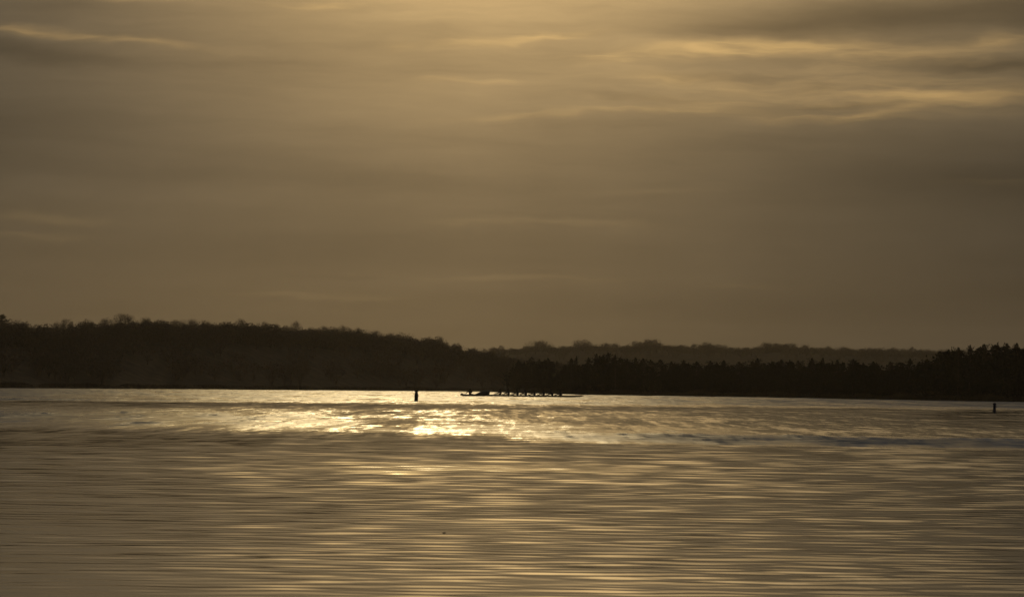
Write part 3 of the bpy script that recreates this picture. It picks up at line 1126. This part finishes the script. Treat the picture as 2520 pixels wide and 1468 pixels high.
def rower_mesh(lean, reach, knee_up, side):
    """seated rower facing -x (the stern), seat at z 0; side = which side the oar goes out"""
    N, E = {}, []
    s, c = math.sin(lean), math.cos(lean)      # lean > 0 tips towards the stern (-x)

    def tp(h, fwd=0.0, lat=0.0):
        return (-s * h - fwd * c, lat, c * h - fwd * s * 0.2)
    N['pelvis'] = (*tp(.10), .17, .16)
    N['waist'] = (*tp(.26), .15, .145)
    N['chest'] = (*tp(.43), .17, .155)
    N['neckb'] = (*tp(.565), .075, .065)
    N['neck'] = (*tp(.62, .01), .055)
    N['jaw'] = (*tp(.675, .03), .068, .07)
    N['head'] = (*tp(.76, .02), .085, .098)
    N['crown'] = (*tp(.835, .01), .066, .078)
    N['nose'] = (*tp(.735, .118), .013)
    E += [('pelvis', 'waist'), ('waist', 'chest'), ('chest', 'neckb'), ('neckb', 'neck'), ('neck', 'jaw'), ('jaw', 'head'), ('head', 'crown'), ('head', 'nose')]
    for sd, k in ((-1, 'l'), (1, 'r')):
        N[k + 'ear'] = (*tp(.745, .0, sd * .088), .014)
        E.append(('head', k + 'ear'))
        N[k + 'sh'] = (*tp(.52, .0, sd * .17), .066)
        hx, hy, hz = -reach, side * .10 + sd * .13, .27
        sh = Vector(N[k + 'sh'][:3])
        wr = Vector((hx, hy, hz))
        el_ = sh.lerp(wr, .5) + Vector((.02, sd * .06, -.09))
        N[k + 'elbow'] = (*el_, .044)
        N[k + 'wrist'] = (*wr, .030)
        E += [('chest', k + 'sh'), (k + 'sh', k + 'elbow'), (k + 'elbow', k + 'wrist')]
        hand_nodes(N, E, wr, -sd, (wr - el_), (0, 0, 1), k)
        kn = Vector((-.40 + .10 * knee_up, sd * .12, .10 + .26 * knee_up))
        an = Vector((-.80 + .28 * knee_up, sd * .09, .03))
        N[k + 'hip'] = (-.03, sd * .10, .07, .095)
        N[k + 'knee'] = (*kn, .064)
        N[k + 'calf'] = (*kn.lerp(an, .35), .058)
        N[k + 'ankle'] = (*an, .040)
        N[k + 'toe'] = (an.x - .10, an.y, an.z + .13, .034)
        E += [('pelvis', k + 'hip'), (k + 'hip', k + 'knee'), (k + 'knee', k + 'calf'), (k + 'calf', k + 'ankle'), (k + 'ankle', k + 'toe')]
    me = skin_body('person', N, E, M['navy'])
    return me, Vector(tp(.79, .0)), Vector((-reach - .06, side * .10, .26))


def hair_mesh(loc, r_=.098):
    bm = bmesh.new()
    bmesh.ops.create_uvsphere(bm, u_segments=16, v_segments=10, radius=r_)
    for v in bm.verts:
        v.co.x = v.co.x * 1.08 + .012
        v.co.y *= .93
        if v.co.x < -.02 and v.co.z < .03:
            v.co.x = -.02
        if v.co.z < -.05:
            v.co.z = -.05
        v.co += Vector(loc)
    me = bpy.data.meshes.new('hair')
    bm.to_mesh(me)
    bm.free()
    for p_ in me.polygons:
        p_.use_smooth = True
    me.materials.append(M['hair'])
    return me


# --- the racing shell: bow to the right and a little towards us
SH_D = 524.0
a_, _ = ray(1303, 970)
shell_c = Vector((SH_D * math.sin(a_), SH_D * math.cos(a_), 0))
SH_HEAD = R(-19)
shell = empty('racing_shell', shell_c, SH_HEAD)
tag(shell, 'long thin eight-oared racing shell lying low on the bright water', 'rowing boat')
SEAT0, SPACING = -4.68, 1.40          # along the boat: + is the bow


def hull_sec(t):
    e = max(0.0, 1 - abs(t) ** 2.6)
    return .30 * e ** .75 + .012, .30 * e ** .35


rings = []
for i in range(41):
    t = -1 + 2 * i / 40
    hw, dep = hull_sec(t)
    x = t * 8.75
    zt = .23 + .04 * abs(t) ** 3
    ring = [(x, hw * math.sin(th), zt - dep * 1.05 * (max(0, math.cos(th)) ** .8)) for th in np.linspace(-math.pi / 2, math.pi / 2, 11)]
    ring += [(x, hw * .55, zt + .012), (x, 0, zt + .02 + .04 * abs(t) ** 4), (x, -hw * .55, zt + .012)]
    rings.append(ring)
bm_obj('hull', bm_loft(rings), M['hull_dark'], shell)
for (x0, x1, nm) in ((-5.6, -5.25, 'splash_board'), (5.75, 6.1, 'splash_board')):
    bm_obj(nm, bm_loft([[(x0, -.26, .17), (x0, .26, .17), (x0, .2, .20), (x0, -.2, .20)], [(x1, -.22, .17), (x1, .22, .17), (x1, .1, .25), (x1, -.1, .25)]]),
           M['hull_dark'], shell, False)
bm_obj('bow_ball', bm_lathe([(.002, .17), (.02, .18), (.026, .20), (.02, .22), (.002, .23)], 10), M['metal'], shell).location = (8.76, 0, -.01)
seat_px = [1228, 1250, 1275.5, 1296, 1318, 1340, 1361.5, 1382]   # crowns of the eight, stern to bow
poses = [(.10, .50, .35), (.30, .60, .55), (.22, .58, .45), (.16, .55, .40)]
meshes = {}
for i in range(8):
    side = 1 if i % 2 else -1
    pz = (0, 3, 2, 2, 3, 0, 1, 3)[i]
    if (pz, side) not in meshes:
        bme, hp, grip = rower_mesh(*poses[pz], side)
        meshes[(pz, side)] = (bme, hair_mesh(hp), grip)
    bme, hme, grip = meshes[(pz, side)]
    sx = SEAT0 + i * SPACING + random.Random(i).uniform(-.05, .05)
    st = bm_obj('seat', bm_loft([[(sx - .13, -.14, .21), (sx + .13, -.12, .21), (sx + .13, .12, .21), (sx - .13, .14, .21)],
                                 [(sx - .12, -.13, .24), (sx + .12, -.11, .235), (sx + .12, .11, .235), (sx - .12, .13, .24)]]), M['hull_dark'], shell, False)
    pin = Vector((sx - .42, side * .84, .36))
    bm_obj('rigger', bm_tubes([((sx - .12, side * .27, .19), pin, .014, .012), ((sx - .75, side * .27, .19), pin, .014, .012),
                               ((sx - .42, side * .27, .17), pin - Vector((0, 0, .06)), .012, .010), (pin - Vector((0, 0, .08)), pin + Vector((0, 0, .07)), .014, .014)], 6),
           M['metal'], shell)
    # rower
    base = shell.matrix_world
    pm = Matrix.Translation(shell_c) @ Matrix.Rotation(SH_HEAD, 4, 'Z')
    p = empty('person', pm @ Vector((sx, 0, .24)), SH_HEAD, (1.36, 1.28, 1.03))
    lab = ['rower in dark kit closest to the launch, sitting upright'] + [f'rower in dark kit bent over an oar, {ORD[j]} from the launch' for j in range(1, 7)] + \
          ['rower in dark kit at the bow, farthest from the launch']
    tag(p, lab[i], 'person', 'rowers in the racing shell')
    obj('body', bme, p)
    obj('hair', hme, p)
    # oar through the oarlock
    hw = Vector((sx, 0, .235)) + Vector((grip.x, grip.y - side * .16, grip.z))
    d = (pin + Vector((0, 0, .02)) - hw)
    d.normalize()
    tip = hw + d * 3.72
    if tip.z < .05:
        tip.z = .05
    d = (tip - hw).normalized()
    oar = empty('oar', pm @ hw, 0)
    tag(oar, f'long oar of the {ORD[i]} rower from the launch, reaching out to the {"far" if side > 0 else "near"} side', 'oar', 'oars of the racing shell')
    Rm = Matrix.Rotation(SH_HEAD, 3, 'Z')
    dw = Rm @ d
    bm_obj('shaft', bm_tubes([((0, 0, 0), dw * .35, .021, .021), (dw * .35, dw * 3.25, .021, .017)], 8), M['oar'], oar)
    lat = Vector((0, 0, 1)).cross(dw).normalized()
    upv = dw.cross(lat).normalized()
    bm_obj('blade', bm_loft([[tuple(dw * s_ + lat * (w_ * cx) + upv * (cz * .006)) for (cx, cz) in ((-1, -1), (1, -1), (1, 1), (-1, 1))]
                             for (s_, w_) in ((3.2, .02), (3.3, .07), (3.42, .12), (3.6, .125), (3.74, .11))]), M['blade'], oar, False)

# --- the coaching launch, half hiding the shell's stern
LA_D = 516.0
a_, _ = ray(1169, 974)
la_c = Vector((LA_D * math.sin(a_), LA_D * math.cos(a_), 0))
LA_HEAD = R(-12)
launch = empty('motor_launch', la_c, LA_HEAD)
tag(launch, 'small open motor launch with raised bow, running beside the shell\'s stern', 'motorboat')
LL = 4.5
rings = []
for i in range(21):
    t = i / 20                      # 0 transom .. 1 bow
    x = -LL / 2 + .45 + (LL - .45) * t
    hw = .74 * (1 - max(0, (t - .45) / .55) ** 2.2) + .02
    gun = .28 + .52 * sstep(np.array(t), .40, .84) - .04 * sstep(np.array(t), .9, 1.0)
    gun = float(gun)
    keel = -.16 + .52 * max(0, (t - .62) / .38) ** 1.7
    chine = keel + (gun - keel) * .42
    ring = [(x, 0, keel), (x - .0, hw * .62, keel + .08), (x, hw * .9, chine), (x + .03 * t, hw, gun), (x, hw * .9, gun + .0),
            (x, hw * .82, max(chine, gun - .2 if t < .55 else gun + .03)), (x, 0, max(keel + .12, gun - .22 if t < .55 else gun + .07)),
            (x, -hw * .82, max(chine, gun - .2 if t < .55 else gun + .03)), (x, -hw * .9, gun), (x + .03 * t, -hw, gun), (x, -hw * .9, chine), (x, -hw * .62, keel + .08)]
    rings.append(ring)
bm_obj('hull', bm_loft(rings), M['launch'], launch)
bm_obj('foredeck_cover', bm_loft([[(x, w_, z) for (w_, z) in ((-.6 * k, .50 + z0 * .2), (.6 * k, .50 + z0 * .2), (.42 * k, .55 + z0), (0, .60 + z0), (-.42 * k, .55 + z0))]
                                  for (x, k, z0) in ((.45, .9, -.08), (.80, 1.05, .08), (1.10, 1.0, .16), (1.45, .85, .13), (1.75, .55, .08))]), M['jacket'], launch)
bm_obj('thwart', bm_loft([[(-.98, -.62, .10), (-.62, -.62, .10), (-.62, .62, .10), (-.98, .62, .10)], [(-.98, -.62, .14), (-.62, -.62, .14), (-.62, .62, .14), (-.98, .62, .14)]]),
       M['launch'], launch, False)
mot = bm_obj('outboard_motor', bm_loft([[(x * 1.0 - 2.02, y, z) for (x, y) in ((-.22 * k, -.11 * k), (.16 * k, -.13 * k), (.16 * k, .13 * k), (-.22 * k, .11 * k))]
                                        for (z, k) in ((.10, .75), (.16, 1.0), (.28, 1.02), (.36, .85), (.42, .5))]), M['motor'], launch)
bm_obj('motor_leg', bm_tubes([((-2.03, 0, .14), (-2.06, 0, -.42), .06, .045), ((-2.16, 0, -.40), (-1.9, 0, -.40), .05, .02)], 8), M['motor'], mot)
bm_obj('tiller', bm_tubes([((-1.92, 0, .30), (-1.32, -.05, .36), .018, .02)], 8), M['motor'], mot)

# the coach: seated, elbows out, facing the rowers
N, E = {}, []
N['pelvis'] = (0, 0, .10, .22, .22)
N['waist'] = (.01, 0, .27, .22, .22)
N['chest'] = (.02, 0, .45, .23, .23)
N['neckb'] = (.02, 0, .58, .09, .10)
N['neck'] = (.03, 0, .63, .065)
N['jaw'] = (.045, 0, .69, .075)
N['head'] = (.04, 0, .77, .10, .095)
N['crown'] = (.03, 0, .85, .075, .07)
N['nose'] = (.145, 0, .745, .014)
E += [('pelvis', 'waist'), ('waist', 'chest'), ('chest', 'neckb'), ('neckb', 'neck'), ('neck', 'jaw'), ('jaw', 'head'), ('head', 'crown'), ('head', 'nose')]
for sd, k in ((-1, 'l'), (1, 'r')):
    N[k + 'ear'] = (.03, sd * .09, .75, .015)
    N[k + 'sh'] = (.01, sd * .20, .54, .085)
    if sd < 0:
        el_, wr = Vector((-.30, -.30, .46)), Vector((-.46, -.14, .30))
    else:
        el_, wr = Vector((.28, .30, .47)), Vector((.20, .10, .33))
    N[k + 'elbow'] = (*el_, .085)
    N[k + 'wrist'] = (*wr, .036)
    E += [('head', k + 'ear'), ('chest', k + 'sh'), (k + 'sh', k + 'elbow'), (k + 'elbow', k + 'wrist')]
    hand_nodes(N, E, wr, -sd, (wr - el_), (0, 0, 1), k)
    N[k + 'hip'] = (.05, sd * .11, .08, .11)
    N[k + 'knee'] = (.46, sd * .15, .14, .075)
    N[k + 'ankle'] = (.56, sd * .14, -.22, .048)
    N[k + 'toe'] = (.70, sd * .15, -.26, .042)
    E += [('pelvis', k + 'hip'), (k + 'hip', k + 'knee'), (k + 'knee', k + 'ankle'), (k + 'ankle', k + 'toe')]
coach_me = skin_body('person', N, E, M['jacket'])
pm = Matrix.Translation(la_c) @ Matrix.Rotation(LA_HEAD, 4, 'Z')
coach = empty('person', pm @ Vector((-.80, 0, .14)), LA_HEAD, 1.08)
tag(coach, 'bulky jacketed person seated with elbows out in the motor launch', 'person')
obj('body', coach_me, coach)
hm = obj('hair', hair_mesh((0, 0, 0), .108), coach)
hm.location = (.03, 0, .80)
hm.rotation_euler = (0, 0, math.pi)

# ------------------------------------------------------------------ buoys
def buoy_spot(x, y):
    a, t = ray(x, y)
    d = -CAM_H / t
    return Vector((d * math.sin(a), d * math.cos(a), 0)), d


p, d = buoy_spot(1024, 988)
b1 = empty('marker_buoy', p, 0.3)
b1.scale = (1.12, 1.12, 1.04)
b1.rotation_euler = (R(1.5), R(0.8), 0.3)
tag(b1, 'tall slim dark marker buoy with flared top, in the sun glitter left of the launch', 'buoy', 'marker buoys')
bm_obj('body', bm_lathe([(.10, -.35), (.155, -.30), (.165, -.02), (.160, .05), (.152, .25), (.152, .55), (.150, .66), (.135, .70), (.112, .78), (.108, .86)], 24), M['buoy'], b1)
bm_obj('top_collar', bm_lathe([(.108, .861), (.135, .90), (.165, .945), (.158, .965), (.09, .955)], 24), M['buoy'], b1)
for k in (0.35, math.pi - .35):
    c, s = math.cos(k), math.sin(k)
    bm_obj('lifting_lug', bm_tubes([((.10 * c, .10 * s, .94), (.18 * c, .18 * s, 1.01), .016, .014), ((.18 * c, .18 * s, 1.01), (.13 * c, .13 * s, 1.06), .014, .008)], 8), M['buoy_metal'], b1)
bm_obj('side_handle', bm_tubes([((.15, 0, .60), (.20, 0, .57), .014, .014), ((.20, 0, .57), (.19, 0, .50), .014, .014), ((.19, 0, .50), (.148, 0, .47), .014, .014)], 8), M['buoy_metal'], b1)
bm_obj('waterline_band', bm_lathe([(.166, .035), (.169, .04), (.163, .10), (.158, .105)], 24), M['buoy_metal'], b1)

p, d = buoy_spot(2447, 1012)
b2 = empty('marker_buoy', p, -.2)
b2.rotation_euler = (0, R(1.2), -.2)
tag(b2, 'short dark blue marker buoy with domed head, near the right edge', 'buoy', 'marker buoys')
bm_obj('body', bm_lathe([(.08, -.28), (.14, -.22), (.155, .0), (.125, .06), (.105, .14), (.105, .34), (.125, .40), (.125, .44), (.090, .47), (.088, .50)], 24), M['buoy_blue'], b2)
bm_obj('domed_head', bm_lathe([(.09, .501), (.138, .515), (.142, .56), (.125, .62), (.085, .66), (.03, .68), (.004, .683)], 24), M['buoy_blue'], b2)
bm_obj('side_lug', bm_tubes([((.10, 0, .385), (.20, 0, .385), .026, .020)], 8), M['buoy_metal'], b2)

# a dark leaf adrift close in
p, d = buoy_spot(1093, 1313)
bm = bm_loft([[(-.020, 0, .004), (-.019, .006, .008), (-.019, -.006, .008)], [(-.004, .0, .0), (-.004, .014, .013), (-.004, -.014, .013)],
              [(.010, .0, .002), (.010, .010, .012), (.010, -.010, .012)], [(.022, 0, .006), (.021, .002, .009), (.021, -.002, .009)]])
lf = bm_obj('floating_leaf', bm, M['leaf'])
lf.location = p + Vector((0, 0, .005))
tag(lf, 'tiny dark leaf floating alone on the nearer ripples', 'leaf')

# ------------------------------------------------------------------ the evening air
hz = bpy.data.materials.new('evening_haze')
hz.use_nodes = True
ht = hz.node_tree
ht.nodes.clear()
ho = ht.nodes.new('ShaderNodeOutputMaterial')
pv = ht.nodes.new('ShaderNodeVolumePrincipled')
pv.inputs['Color'].default_value = (0.95, 0.88, 0.74, 1)
pv.inputs['Density'].default_value = 0.000120
pv.inputs['Anisotropy'].default_value = 0.82
ht.links.new(pv.outputs[0], ho.inputs['Volume'])
bm = bmesh.new()
bmesh.ops.create_cube(bm, size=1.0)
for v in bm.verts:
    v.co = Vector((v.co.x * 5200, v.co.y * 5200 + 100, -3.0 if v.co.z < 0 else 52.0))
haze = bm_obj('haze', bm, hz, None, False)
tag(haze, 'thin golden evening haze over the lake', kind='stuff')
